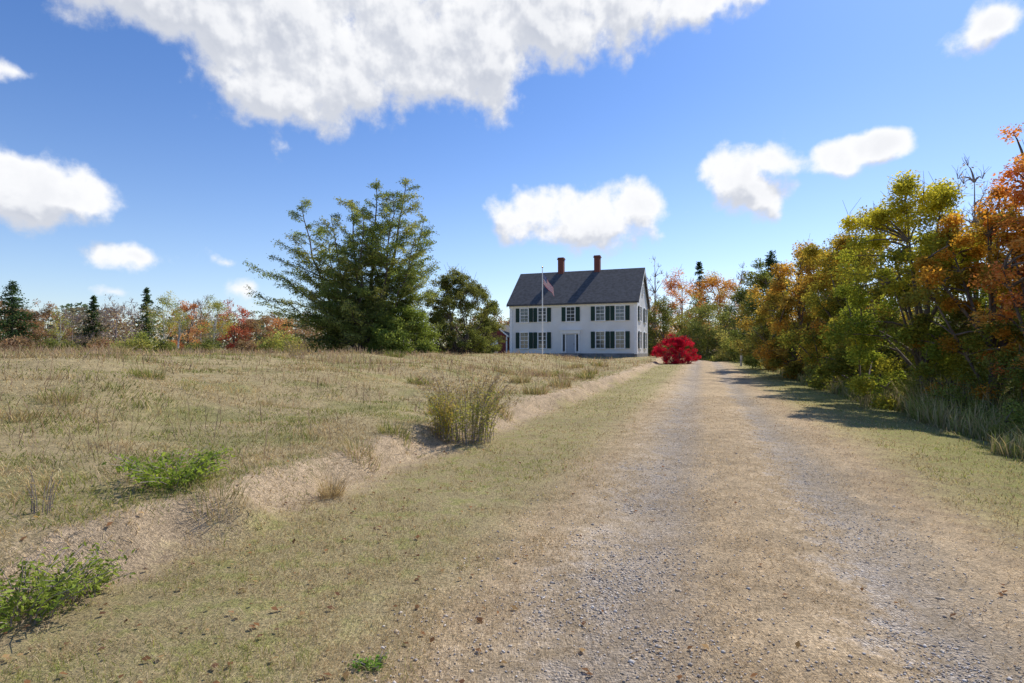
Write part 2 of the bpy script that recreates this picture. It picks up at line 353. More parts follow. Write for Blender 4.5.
# leaf quads
def leaves(cen_,size,col,rng,up=.5,aspect=.55):
    n=len(cen_); nrm=rng.normal(0,1,(n,3)); nrm[:,2]=np.abs(nrm[:,2])+up; nrm/=np.linalg.norm(nrm,axis=1)[:,None]
    a=np.cross(nrm,rng.normal(0,1,(n,3))); a/=np.linalg.norm(a,axis=1)[:,None]; b=np.cross(nrm,a)
    s=(size*rng.uniform(.6,1.35,n))[:,None]; 
    V=np.stack([cen_-a*s*.5,cen_+b*s*aspect*.5+nrm*s*.08,cen_+a*s*.5,cen_-b*s*aspect*.5+nrm*s*.08],1).reshape(-1,3)
    return V,np.arange(n*4).reshape(-1,4),np.repeat(col,4,axis=0)
x,y,r=polar(1100,1.8,14,-45,45); d=x-cen(y); k=(d>-6)&(d<4.5)&(R0.random(len(x))<.25+.75*sm(-1.5,-3,d)); x,y=x[k],y[k]
V,q_,C=leaves(np.stack([x,y,H(x,y)+.02],-1),.042,pick([(.24,.13,.07),(.34,.18,.09),(.20,.11,.07),(.42,.28,.14)],len(x)),R0,3,.7)
meta(obj('fallen_leaves',mesh_np('fallen_leaves',V,q_,C),M_leaf),'scattered brown fallen autumn leaves','leaves',kind='stuff')

# ------------------------------------------------------------------ trees
GAIN=1.75
def bez(a,b,c,n=6):
    t=np.linspace(0,1,n)[:,None]; return (1-t)**2*a+2*t*(1-t)*b+t*t*c
def tree(name,label,cat,px,Y,top,wpx,pal,nclump=45,nleaf=90,ls=.3,cb=.12,seed=0,shape='broad',group=None,bark=None,stemr=None,pw=None,leafy=1.0,depth=None,xw=None,tipcol=None,gain=None):
    rng=np.random.default_rng(seed+100)
    x=P(px,Y) if xw is None else xw; z0=float(H(x,Y)); h=Zat(top,Y)-z0; w=wpx/F*Y; dw=depth or w
    e=obj(name,None,loc=(x,Y,z0)); meta(e,label,cat,group)
    TB=Tubes(5); rt=stemr or max(.04,h*.016)
    shrub=shape=='shrub'
    K=nclump; nleaf=int(nleaf*1.45) if leafy==1 else nleaf; ls=ls*.9
    if shape=='conifer':
        TB.add(np.array([[0,0,-.15],[.0,0,h*.5],[0,0,h*.97]]),[rt,rt*.6,.02])
        u=rng.random(K*3)**.75; zz=h*(cb+(1-cb)*u); az_=rng.uniform(0,6.28,len(u)); L=w/2*(1-u)**.8*rng.uniform(.55,1.1,len(u))+.1
        cs=[];
        for i in range(len(u)):
            a0=np.array([0,0,zz[i]]); a2=np.array([math.cos(az_[i])*L[i],math.sin(az_[i])*L[i],zz[i]+L[i]*rng.uniform(-.25,.1)])
            TB.add(bez(a0,(a0+a2)/2+[0,0,L[i]*.08],a2,3),[rt*.25*(1-u[i])+.01,.015,.006])
            m=max(5,int(nleaf*.4*(.35+L[i]/(w/2)))); tt=rng.random(m)**.7
            p=a0+(a2-a0)*tt[:,None]+rng.normal(0,1,(m,3))*np.array([.10,.10,.05])*w*.6*(.4+.6*(1-u[i]))
            cs.append(p)
        pts=np.concatenate(cs); cid=np.concatenate([np.full(len(c_),i) for i,c_ in enumerate(cs)])
        cp=np.array(pal)[rng.choice(len(pal),len(cs),p=pw)]*rng.uniform(.75,1.25,(len(cs),1))
    else:
        u=rng.random(K); 
        if shape=='shrub': prof=np.sqrt(np.clip(1-(u*.97)**2.2,0,1))
        elif shape=='oval': prof=np.sin(math.pi*np.clip(.1+.86*u,0,1))**.8
        else: prof=np.sin(math.pi*np.clip(.16+.78*u**.9,0,1))**.6
        th=rng.uniform(0,6.28,K); rr=prof*rng.random(K)**.4*(.78+.55*vn(np.cos(th)*2+u*3,np.sin(th)*2,1,seed))
        C=np.stack([np.cos(th)*rr*w*.45,np.sin(th)*rr*dw*.45,h*(cb+(.96-cb)*u)],-1)
        C[:,2]*=1-.16*vn(C[:,0]/w*5,C[:,1]/w*5,1,seed+3)*u
        C[np.argmax(C[:,2]),2]=h*.95
        M=max(4,K//9); order=rng.permutation(K); mains=order[:M]; samples=[]
        lean=rng.normal(0,.03*h,2)
        if not shrub:
            tt=np.linspace(0,1,6); tr=np.stack([lean[0]*tt**2,lean[1]*tt**2,-.15+(h*.78+.15)*tt],-1); TB.add(tr,rt*(1.15-tt*.95)); samples+= [(p,rt*.4) for p in tr[2:]]
        for i in mains:
            if shrub: st=np.array([rng.normal(0,.06*w),rng.normal(0,.06*w),-.05])
            else:
                f=rng.uniform(.12,.6)*min(1,C[i,2]/h+.1); st=np.array([lean[0]*f*f,lean[1]*f*f,h*.78*f])
            mid=(st+C[i])/2+np.array([0,0,h*.06])+(C[i]-st)*[.12,.12,0]; L=bez(st,mid,C[i],7)
            r1=rt*(.5 if not shrub else .6); TB.add(L,np.linspace(r1,.012,7)); samples+=[(p,r1*(1-j/8)) for j,p in enumerate(L[2:])]
        SP=np.array([s_[0] for s_ in samples])
        for i in range(K):
            if i in mains: continue
            j=np.argmin(np.linalg.norm(SP-C[i],axis=1)+ (SP[:,2]>C[i,2])*h*.2); a0=SP[j]
            TB.add(bez(a0,(a0+C[i])/2+[0,0,.03*h],C[i],4),np.linspace(min(samples[j][1],rt*.25)+.005,.006,4))
        for i in rng.permutation(K)[:K if leafy<1 else K//3]:
            for _ in range(6 if leafy<1 else 2):
                dv=rng.normal(0,1,3)+[0,0,1.0]; dv+=C[i]/np.linalg.norm(C[i])*.8; dv/=np.linalg.norm(dv); TB.add(np.array([C[i],C[i]+dv*w*.07+rng.normal(0,.01*w,3),C[i]+dv*w*rng.uniform(.1,.17)]),[max(.008,Y*.0003),max(.006,Y*.00025),max(.003,Y*.00015)])
        rad=w*.5*1.3/math.sqrt(K)*rng.uniform(.8,1.5,K); m=np.maximum(2,(nleaf*leafy*rng.uniform(.5,1.4,K)).astype(int)); cid=np.repeat(np.arange(K),m)
        g_=rng.normal(0,1,(len(cid),3)); g_/= (np.linalg.norm(g_,axis=1)[:,None]+1e-6); g_*=rng.random((len(cid),1))**.5*rng.uniform(.8,1.25,(len(cid),1))
        pts=C[cid]+g_*rad[cid][:,None]*np.array([1.2,1.2,.95]); 
        pts[:,2]=np.maximum(pts[:,2],.03)
        cp=np.array(pal)[rng.choice(len(pal),K,p=pw)]
        if tipcol is not None:
            f=(sm(.35,.9,C[:,2]/h)*rng.uniform(.3,1,K))[:,None]; cp=cp*(1-f)+np.array(tipcol)*f
        cp=cp*rng.uniform(.75,1.25,(K,1))
    oth=np.array(pal)[rng.choice(len(pal),len(pts),p=pw)]
    col=(cp[cid]*.75+oth*.25)*rng.uniform(.7,1.3,(len(pts),1))*(gain or GAIN)
    V,q_,Cc=leaves(pts,ls,np.minimum(col,.8),rng)
    part=('stem','foliage') if shrub else ('trunk','crown')
    obj(part[0],TB.mesh(part[0]),bark or M_bark,e); obj(part[1],mesh_np(part[1],V,q_,Cc),M_leaf,e)
    return e
DG=[(.036,.065,.026),(.05,.075,.028),(.03,.055,.026)]
OL=[(.10,.115,.034),(.12,.13,.04),(.08,.095,.03),(.145,.14,.046)]
YG=[(.21,.21,.06),(.17,.19,.055),(.27,.24,.075),(.14,.16,.05)]
OR=[(.36,.17,.08),(.32,.14,.07),(.38,.22,.10),(.25,.15,.08)]
RD=[(.32,.085,.06),(.27,.08,.055),(.35,.13,.075)]
RU=[(.21,.125,.085),(.25,.145,.09),(.17,.115,.08),(.18,.14,.075)]
GT=[(.22,.17,.15),(.26,.20,.17),(.19,.16,.14)]

# --- larch
def larch():
    rng=np.random.default_rng(5); Y=42.; x0=P(367,Y); z0=float(H(x0,Y))
    e=meta(obj('larch_tree',None,loc=(x0,Y,z0)),'large multi-stemmed feathery green larch standing in the meadow','tree')
    TB=Tubes(6); TB2=Tubes(4); T2=[]; cols=[]
    def w(px,py,dy=0): return np.array([P(px,Y+dy)-x0,dy,Zat(py,Y+dy)-z0])
    stems=[(w(406,180,-.5),.26,54),(w(376,183,1),.24,54),(w(350,200,-1.5),.18,42),(w(300,201,.8),.17,36),(w(424,218,1.5),.15,38),(w(392,192,-2.5),.15,40),(w(325,230,2.5),.14,28),(w(362,208,-3),.14,34),(w(415,235,-3),.12,28),(w(330,215,-2),.13,28)]
    branches=[]
    for top,r,nb in stems:
        st=np.array([rng.normal(0,.25),rng.normal(0,.25),-.2]); c1=st+(top-st)*[.65,.65,.28]; L=bez(st,c1,top,12)
        L[1:-1]+=rng.normal(0,.09,(10,3))
        TB.add(L,np.linspace(r,.02,12))
        for k in range(nb):
            u=.14+.86*(k+rng.random())/nb; f=min(u,.999)*11; i=int(f); p=L[i]+(L[min(i+1,11)]-L[i])*(f-i)
            ln=(3.7*(1-u)**.75+.75)*rng.uniform(.6,1.15); az_=rng.uniform(0,6.28); elv=rng.uniform(.0,.5)+.3*u
            branches.append((p,az_,elv,ln))
    for (px,py,dy) in [(245,262,0),(252,290,-1),(262,275,1),(272,312,1),(285,325,-1),(258,302,1.5),(434,262,0),(434,296,-1),(440,325,0),(300,335,-2),(275,240,0),(430,240,1),(320,320,-3),(350,335,-4),(395,330,-4),(300,290,-3),(285,262,-1.5),(270,255,-.5),(290,235,.5),(425,280,-2),(280,300,2)]:
        tip=w(px,py,dy); st=np.array([0,0,rng.uniform(1.2,3.2)]) if py>255 else np.array([0,0,4.5])
        if st[2]>tip[2]: st[2]=max(.6,tip[2]-.6)
        dv=tip-st; ln=np.linalg.norm(dv); branches.append((st,math.atan2(dv[1],dv[0]),math.asin(dv[2]/ln),ln))
    pal=np.array([(.16,.20,.055),(.20,.23,.07),(.12,.155,.045),(.25,.26,.08)])*1.35
    for p,az_,elv,ln in branches:
        dh=np.array([math.cos(az_),math.sin(az_),0]); up=np.array([0,0,1.]); n=8
        tip=p+dh*ln*math.cos(elv)+up*ln*math.sin(elv); mid=(p+tip)/2-up*ln*.05
        L=bez(p,mid,tip,n); L[1:-1]+=rng.normal(0,.03*ln,(n-2,3))*[1,1,.6]
        TB.add(L,np.linspace(.015+.008*ln,.006,n))
        nt=int(ln*4.6)+4; side=np.array([-dh[1],dh[0],0]); bc=pal[rng.integers(4)]*rng.uniform(.8,1.2)
        for j in range(nt):
            u=.18+.82*(j+rng.random())/nt; f=u*(n-1); i=min(int(f),n-2); q0=L[i]+(L[i+1]-L[i])*(f-i)
            sl_=(.35+.85*math.sin(math.pi*min(1,u*.85+.08)))*rng.uniform(.4,1.15)*min(1.1,.4+ln*.18)
            sd=side*rng.choice([-1,1])*rng.uniform(.4,1)+dh*rng.uniform(.3,1.)+up*rng.uniform(-.25,.5); sd/=np.linalg.norm(sd)
            q1=q0+sd*sl_
            if sl_>.5: TB2.add(np.array([q0,q1]),[.010,.005])
            m=int(11+22*sl_); tt=rng.random((m,1)); pp=q0+(q1-q0)*tt+rng.normal(0,1,(m,3))*[.11,.11,.09]-up*.05*tt
            T2.append(pp); cols.append(np.tile(bc*rng.uniform(.8,1.2),(m,1)))
    pts=np.concatenate(T2); col=np.concatenate(cols)*rng.uniform(.65,1.35,(len(pts),1))
    V,q_,C=leaves(pts,.15,col,rng,.3,.4)
    obj('trunk',TB.mesh('trunk'),M_bark,e); obj('twig',TB2.mesh('twig'),M_bark,e); obj('crown',mesh_np('crown',V,q_,C),M_leaf,e)
larch()

tree('dense_tree','dense rounded olive green tree beside the larch','tree',460,47,266,88,OL,240,180,.14,.0,11,'shrub',tipcol=(.14,.14,.05))
tree('dense_tree','small olive tree thinning towards the house','tree',490,52,300,34,OL,40,160,.17,.0,2,'shrub')
tree('green_shrub','rounded green shrub at the foot of the larch','shrub',405,40,308,76,[(.12,.155,.035),(.15,.18,.045)],70,260,.15,0,3,'shrub')
tree('green_shrub','low green shrub among tall dry grass','shrub',330,42,334,46,OL,16,120,.2,0,4,'shrub')

# --- left tree line
GL='mixed autumn trees along the far edge of the meadow'
L=[('pine_tree','dark green pine at the meadow edge',12,88,281,62,DG,'conifer',54,80,.35,.05),
('pine_tree','dark green pine at the meadow edge',-22,84,286,60,DG,'conifer',50,80,.35,.05),
('maple_tree','rusty brown maple turning colour',45,92,304,46,RU,'broad',46,90,.28,.1),
('bare_tree','nearly bare greyish tree with few leaves',72,96,310,40,GT,'broad',44,30,.25,.15),
('spruce_tree','narrow dark spruce at the meadow edge',93,100,296,32,DG,'conifer',44,70,.35,.05),
('bare_tree','nearly bare greyish tree with few leaves',116,98,297,40,GT,'broad',44,30,.25,.15),
('spruce_tree','narrow dark spruce at the meadow edge',146,104,288,32,DG,'conifer',44,70,.35,.05),
('aspen_tree','pale stemmed tree with yellow green leaves',164,88,290,42,YG,'oval',56,50,.21,.3),
('maple_tree','light orange maple at the meadow edge',188,100,300,38,OR,'broad',44,80,.28,.1),
('aspen_tree','pale stemmed tree with yellow green leaves',213,86,295,42,YG,'oval',56,50,.21,.3),
('maple_tree','bright red maple at the meadow edge',234,98,300,38,RD,'broad',48,90,.28,.1),
('maple_tree','rusty brown maple turning colour',256,100,312,38,RU,'broad',42,85,.28,.1),
('maple_tree','light orange maple at the meadow edge',282,104,318,38,OR,'broad',36,70,.28,.1),
('bare_tree','nearly bare greyish tree with few leaves',135,110,300,42,GT,'broad',44,30,.25,.15),
('maple_tree','dull red maple at the meadow edge',26,104,300,38,RU,'broad',40,70,.28,.1),
('bare_tree','nearly bare greyish tree with few leaves',200,112,297,42,GT,'broad',44,30,.25,.15),
('aspen_tree','thin pale birch with sparse yellow leaves',60,84,307,26,YG,'oval',26,28,.22,.35),
('aspen_tree','thin pale birch with sparse yellow leaves',178,84,303,24,YG,'oval',26,28,.22,.35),
('maple_tree','rusty brown maple turning colour',312,108,324,44,RU,'broad',34,70,.28,.1)]
for i,(nm,lb,px,Y,top,w_,pal,sh,K,nl,ls,cb) in enumerate(L):
    tree(nm,lb,'tree',px,Y,top,w_,pal,K,nl,ls,cb,20+i,sh,group=GL,bark=M_birch if 'aspen' in nm else (M_twig if 'bare' in nm else M_bark),leafy=.99 if 'bare' in nm else 1,stemr=.14 if 'aspen' in nm else None)
for i,(px,Y,top,w_,pal) in enumerate([(135,70,334,40,YG),(285,66,334,52,YG),(205,76,341,36,OL),(60,72,341,44,OL),(245,70,342,34,RU),(20,70,341,40,RU),(105,74,341,36,RU),(165,74,342,30,OL)]):
    tree('meadow_shrub','rounded autumn shrub at the meadow edge','shrub',px,Y,top,w_,pal,22,110,.25,0,60+i,'shrub',group='shrubs at the meadow edge')

# --- behind drive
GB='trees behind the house and drive'
B=[('bare_tree','bare grey tree behind the house',655,96,254,34,GT,'oval',40,20,.25,.2),
('maple_tree','orange maple behind the house',682,90,268,60,[(.40,.18,.07),(.36,.15,.06),(.42,.24,.08)],'broad',64,130,.26,.1),
('spruce_tree','dark green evergreen behind the drive',700,98,262,40,DG,'conifer',50,80,.35,.05),
('maple_tree','yellow orange maple behind the drive',722,86,270,74,[(.40,.21,.06),(.33,.25,.07),(.38,.17,.05)],'broad',74,140,.25,.1),
('green_tree','leafy olive green tree behind the bush',664,80,298,60,OL,'broad',64,150,.24,.05),
('green_tree','leafy olive green tree behind the bush',708,74,294,82,[(.15,.16,.05),(.13,.145,.045),(.19,.18,.06)],'broad',84,150,.23,.05),
('green_tree','leafy olive green tree behind the bush',748,76,280,66,OL,'broad',70,150,.23,.05),
('spruce_tree','dark green evergreen behind the drive',772,80,250,60,DG,'conifer',64,90,.32,.05),
('maple_tree','orange maple behind the house',648,100,288,38,OR,'broad',40,90,.28,.1),
('bare_tree','bare grey tree behind the drive',744,92,262,44,GT,'oval',46,20,.25,.2)]
for i,(nm,lb,px,Y,top,w_,pal,sh,K,nl,ls,cb) in enumerate(B):
    tree(nm,lb,'tree',px,Y,top,w_,pal,K,nl,ls,cb,80+i,sh,group=GB,bark=M_twig if 'bare' in nm else M_bark,leafy=.99 if 'bare' in nm else 1)
for i,(px,Y,top,w_,pal) in enumerate([(728,66,334,38,YG),(705,70,328,46,OL),(752,60,322,48,OL),(690,78,320,44,OL),(655,84,326,40,OL)]):
    tree('hedge_shrub','leafy green shrub beside the drive','shrub',px,Y,top,w_,pal,28,140,.2,0,100+i,'shrub',group='shrubs beside the drive')
CR=[(.31,.010,.032),(.25,.008,.026),(.36,.018,.045)]
tree('burning_bush','round bright crimson burning bush near the house','shrub',676,55,334,44,CR,150,130,.10,0,110,'shrub',leafy=1)
tree('crimson_shrub','small crimson shrub against the house corner','shrub',656,62,347,9,CR,10,60,.1,0,111,'shrub')

# --- right bank
GR='overgrown trees along the driveway'
Rr=[('roadside_tree','tall yellow green tree with autumn tips',922,17,168,170,[(.15,.18,.03),(.11,.14,.025),(.25,.23,.035)],150,330,.10,.03,(.42,.36,.04),1),
('roadside_tree','green tree with orange tinted top',858,24,216,144,[(.13,.15,.03),(.11,.12,.025),(.27,.19,.035)],135,290,.12,.03,(.38,.26,.04),1),
('roadside_tree','orange and green tree beside the driveway',992,14.5,182,144,[(.15,.17,.03),(.36,.18,.03),(.12,.14,.03)],130,280,.09,.05,(.48,.22,.03),1),
('maple_tree','thin tall orange red maple',1050,13,102,144,[(.44,.19,.05),(.38,.13,.05),(.40,.24,.06)],110,170,.09,.15,(.46,.17,.05),1),
('roadside_tree','rusty orange tree beside the driveway',800,32,246,104,[(.26,.18,.04),(.16,.16,.035),(.34,.19,.04)],110,240,.15,.03,(.36,.22,.05),1),
('roadside_tree','dark green tree beside the driveway',768,42,260,72,[(.10,.125,.035),(.13,.14,.04),(.18,.14,.04)],80,200,.17,.03,None,1),
('bare_tree','leafless grey twiggy tree',975,20,156,96,GT,100,10,.1,.2,None,.99),
('bare_tree','leafless grey twiggy tree',880,27,196,110,GT,80,8,.1,.2,None,.99),
('roadside_tree','green tree with orange tinted top',825,36,234,104,[(.14,.15,.03),(.18,.17,.035),(.26,.18,.035)],100,220,.16,.03,(.36,.26,.05),1)]
for i,(nm,lb,px,Y,top,w_,pal,K,nl,ls,cb,tip,lf) in enumerate(Rr):
    tree(nm,lb,'tree',px,Y,top,w_,pal,K,nl,ls,cb,120+i,'broad',group=GR,bark=M_twig if 'bare' in nm else M_bark,leafy=lf,tipcol=tip)
UN=[(.10,.125,.03),(.13,.155,.036),(.085,.105,.025),(.19,.15,.05),(.21,.21,.05)]
for i,(d_,Y,h_,w_) in enumerate([(7.3,9.5,2.6,3.2),(7.2,12.5,3.0,3.6),(7.3,15.5,3.2,3.6),(7.2,19,3.2,4),(7.2,23,3.4,4),(7.0,27,3.4,4),(7.0,32,3.6,4.5),(7.2,37,3.6,4.5),(7.2,43,4,5),(7.5,50,4,5.5),(8,58,4.2,6),(10.5,11,4.2,4),(10.5,16,4.6,4),(10.5,21.5,4.8,5),(10.5,28,5,5),(11,36,5.2,6),(11.5,46,5.5,7),(9.,7,2.8,3)]):
    xx=float(cen(Y))+d_; z_=float(H(xx,Y)); top=HY-(z_+h_-1.6)*F/Y
    tree('roadside_shrub','dark tangled green shrub along the driveway','shrub',0,Y,top,w_*F/Y,UN,44,210,max(.08,Y*.0052),0,150+i,'shrub',group='shrubs along the driveway',xw=xx)
for i,(d_,Y,h_,w_) in enumerate([(5.7,11,.8,1.2),(5.6,14,.9,1.4),(5.8,17.5,1.,1.6),(5.7,22,1.1,1.8),(5.8,29,1.2,2.),(5.9,36,1.3,2.2)]):
    xx=float(cen(Y))+d_; z_=float(H(xx,Y)); top=HY-(z_+h_-1.6)*F/Y
    tree('roadside_shrub','low leafy green shrub at the edge of the verge','shrub',0,Y,top,w_*F/Y,[(.17,.20,.05),(.22,.22,.06),(.14,.17,.04)],22,120,max(.06,Y*.004),0,180+i,'shrub',group='shrubs along the driveway',xw=xx)

# --- distant wood (one mass)
rng=np.random.default_rng(77); allp=[];allc=[]
pals=[(.06,.09,.05),OL[1],(.2,.125,.085),(.25,.16,.10),(.15,.13,.085),(.20,.165,.135),(.28,.22,.11),(.09,.11,.055)]
for k in range(420):
    a=math.radians(rng.uniform(-60,60)); r=rng.uniform(125,190); X,Y=r*math.sin(a),r*math.cos(a); h=rng.uniform(6,10.5)*r/150; w_=rng.uniform(3,5.5)
    m=380; u=rng.random(m); th=rng.uniform(0,6.28,m); rr=w_*np.sin(math.pi*(.12+.86*u))**.6*rng.random(m)**.4*(.7+.5*vn(np.cos(th)*2+k,u*4,1,3))
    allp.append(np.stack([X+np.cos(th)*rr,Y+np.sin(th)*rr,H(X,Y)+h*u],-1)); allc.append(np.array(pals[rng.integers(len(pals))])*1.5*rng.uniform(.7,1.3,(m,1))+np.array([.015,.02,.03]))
V,q_,C=leaves(np.concatenate(allp),.7,np.concatenate(allc),rng)
meta(obj('distant_wood',mesh_np('distant_wood',V,q_,C),M_leaf),'distant mixed autumn wood','wood',kind='stuff')

# --- individual plants in the meadow
def plant(name,label,x,y,h,w,nst,pal,ls,nl,seed,lean=.5,tipc=None,aspect=.3):
    rng=np.random.default_rng(seed); z0=float(H(x,y)); e=meta(obj(name,None,loc=(x,y,z0)),label,'plant')
    TB=Tubes(4); pts=[];cs=[]; pal=np.array(pal)*1.5
    for i in range(nst):
        a=rng.uniform(0,6.28); b0=np.array([math.cos(a),math.sin(a),0])*rng.random()**.5*w*.3; hh=h*rng.uniform(.55,1.05)
        tp=b0+np.array([math.cos(a)*w*lean*rng.random()*.6,math.sin(a)*w*lean*rng.random()*.6,hh]); L=bez(b0,b0+[0,0,hh*.55],tp,5); TB.add(L,np.linspace(max(.004,h*.004),.002,5))
        tt=rng.random(nl)**.7; f=tt*4; ii=np.minimum(f.astype(int),3); p=L[ii]+(L[ii+1]-L[ii])*(f-ii)[:,None]+rng.normal(0,1,(nl,3))*ls*.55*[1,1,.6]
        pts.append(p); c=pal[rng.integers(len(pal))]*rng.uniform(.7,1.3,(nl,1))
        if tipc is not None: c=c*(1-sm(.6,.95,tt)[:,None])+1.4*np.array(tipc)*sm(.6,.95,tt)[:,None]
        cs.append(c)
    V,q_,C=leaves(np.maximum(np.concatenate(pts),[-9,-9,.01]),ls,np.concatenate(cs),rng,.4,aspect)
    obj('stem',TB.mesh('stem'),M_twig,e); obj('foliage',mesh_np('foliage',V,q_,C),M_leaf,e)
plant('goldenrod_plant','tall clump of fading goldenrod with brown tops',P(468,10.2),10.2,1.25,1.6,100,[(.19,.22,.045),(.26,.25,.06),(.30,.27,.08)],.06,48,1,.75,(.24,.17,.10))
plant('goldenrod_plant','smaller yellowing goldenrod clump on the bank',P(442,10.0),10.0,.75,.6,40,[(.40,.31,.08),(.28,.25,.06)],.05,50,2,.6)
plant('wild_plant','low leafy bright green plant in dry grass',P(178,5.6),5.6,.28,.9,70,[(.18,.24,.04),(.24,.29,.05),(.14,.19,.04)],.055,22,3,.9,aspect=.4)
plant('wild_plant','leafy green fern like plant in dry grass',P(28,3.5),3.5,.28,.75,64,[(.15,.20,.04),(.20,.24,.05)],.045,24,4,.9,aspect=.35)
plant('wild_plant','leafy green fern like plant in dry grass',P(80,3.8),3.8,.20,.5,36,[(.15,.20,.04),(.20,.24,.05)],.042,22,14,.9,aspect=.35)
plant('wild_plant','tiny green rosette on the grass verge',P(374,2.9),2.9,.05,.14,18,[(.12,.21,.04),(.16,.24,.045)],.026,10,5,.9,aspect=.5)
plant('dry_weed','dry brown seed stalks in the meadow',P(45,4.6),4.6,.36,.3,10,[(.24,.18,.11),(.3,.22,.13)],.03,14,6,.5)
plant('dry_weed','dry brown seed stalks in the meadow',P(300,24),24,.9,1.6,40,[(.28,.22,.10),(.22,.18,.08)],.08,20,8,.5)
def tussock(label,px,Y,h,w,n,cols,seed):
    global R0
    keep=R0; R0=np.random.default_rng(seed); x0=P(px,Y); a=R0.uniform(0,6.28,n); q=R0.random(n)**.6*w*.35; x=x0+np.cos(a)*q; y=Y+np.sin(a)*q
    V,q4,t3,C=blades(x,y,R0.uniform(.4,1.1,n)*h,np.full(n,max(.004,Y*.0009)),R0.uniform(.2,1.25,n),a+R0.normal(0,.7,n),pick(cols,n))
    z0=float(H(x0,Y)); V=V-np.array([x0,Y,z0]); o=obj('grass_tussock',mesh_np('grass_tussock',V,[q4,t3],C),M_grass,loc=(x0,Y,z0)); meta(o,label,'grass',group='grass tussocks on the bank'); R0=keep
tussock('pale feathery tussock of dry grass on the bank',333,6.3,.36,.35,200,STRAW,1)
for i,(px,Y) in enumerate([(560,30),(590,33),(545,26),(505,28),(575,38),(520,22),(395,30),(230,26),(120,22),(420,18),(500,13),(535,17),(395,9),(222,5.1),(60,9),(150,12),(600,40),(360,7.6),(585,27),(560,21),(440,12)]):
    tussock('green grass tussock among the dry grass' if i%3==0 else 'tall dry grass tussock on the bank',px,Y,.17+.32*min(1,Y/22),.5+.03*Y,200,STRAW+GREEN[:2] if i%3 else GREEN+STRAW[:1],40+i)

# ------------------------------------------------------------------ house
M_clap,tc,bc,_=newmat('white_clapboard'); oc_=tc.n('ShaderNodeTexCoord').outputs['Object']; s_=tc.n('ShaderNodeSeparateXYZ'); tc.L.new(oc_,s_.inputs[0])
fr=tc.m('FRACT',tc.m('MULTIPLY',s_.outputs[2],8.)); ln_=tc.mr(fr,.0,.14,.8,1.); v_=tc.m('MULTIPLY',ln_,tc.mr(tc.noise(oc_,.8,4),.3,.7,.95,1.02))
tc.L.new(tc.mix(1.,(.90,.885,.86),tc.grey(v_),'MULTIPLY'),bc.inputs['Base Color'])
bp=tc.n('ShaderNodeBump'); bp.inputs['Distance'].default_value=.02; tc.L.new(fr,bp.inputs['Height']); tc.L.new(bp.outputs[0],bc.inputs['Normal'])
M_trim=simple('white_trim',(.89,.88,.86),.5,.04); M_shut=simple('green_shutters',(.015,.045,.035),.5,.15)
M_shing=simple('grey_shingles',(.09,.09,.095),.9,.25,3,.4); M_found=simple('stone_foundation',(.25,.24,.23),.9,.3,2,.3)
M_red=simple('barn_red_boards',(.20,.05,.045),.8,.2,2)
M_door=simple('grey_door',(.45,.47,.5),.5,.05)
M_glass,tg_,bg_,_=newmat('window_glass'); bg_.inputs['Base Color'].default_value=(.05,.06,.07,1); bg_.inputs['Roughness'].default_value=.06; bg_.inputs['Specular IOR Level'].default_value=.8
M_brick,tb,bb,_=newmat('red_brick'); br=tb.n('ShaderNodeTexBrick'); tb.L.new(tb.n('ShaderNodeTexCoord').outputs['Object'],br.inputs[0]); br.inputs['Scale'].default_value=4
br.inputs['Color1'].default_value=(.22,.07,.05,1); br.inputs['Color2'].default_value=(.15,.05,.04,1); br.inputs['Mortar'].default_value=(.25,.19,.16,1); tb.L.new(br.outputs[0],bb.inputs['Base Color']); bb.inputs['Roughness'].default_value=.9
hw,hd=7.4,4.5; EH=6.35; RH=10.4; TH=math.radians(-21)
house=meta(obj('house',None,loc=(HC[0]+.1,HC[1],1.05),rot=(0,0,TH)),'white two storey clapboard farmhouse with dark green shutters','house')
b=MB(); b.add([(-hw,-hd,.3),(hw,-hd,.3),(hw,hd,.3),(-hw,hd,.3),(-hw,-hd,EH),(hw,-hd,EH),(hw,hd,EH),(-hw,hd,EH),(-hw,0,RH-.25),(hw,0,RH-.25)],
 [(0,1,5,4),(2,3,7,6),(1,2,6,9,5),(3,0,4,8,7),(3,2,1,0),(4,5,9,8),(6,7,8,9)])
obj('wall',b.mesh('wall'),M_clap,house)
b=MB(); b.box((0,0,.0),(2*hw+.06,9.06,.8)); obj('foundation',b.mesh('foundation'),M_found,house)
b=MB(); ov=.4; ex=hw+.32
sl=(RH-EH)/hd; ye=-(hd+ov); ze=EH-ov*sl+.12
for sg in (1,-1):
    v=[(-ex,sg*ye,ze),(ex,sg*ye,ze),(ex,0,RH),(-ex,0,RH),(-ex,sg*ye,ze-.2),(ex,sg*ye,ze-.2),(ex,0,RH-.2),(-ex,0,RH-.2)]
    f=[(0,1,2,3),(4,7,6,5),(0,4,5,1),(0,3,7,4),(1,5,6,2)]
    if sg<0: f=[tuple(reversed(k)) for k in f]
    b.add(v,f)
roof=obj('roof',b.mesh('roof'),M_shing,house)
for cx_ in (2.1,-2.4):
    b=MB(); b.box((0,0,0),(.68,.68,3)); b.box((0,0,1.42),(.84,.84,.12)); b.box((0,0,1.56),(.74,.74,.12)); obj('chimney',b.mesh('chimney'),M_brick,roof,loc=(cx_,0,RH+.1))
b=MB(); b.box((0,-hd-.03,EH-.42),(2*hw+.2,.1,.5)); b.box((0,-hd-.22,EH-.3),(2*hw+.6,.3,.12))
for sx in(-1,1):
    b.box((sx*(hw-.12),-hd-.02,3.2),(.3,.08,5.75)); b.box((sx*(hw+.02),-hd+.13,3.2),(.08,.3,5.75))
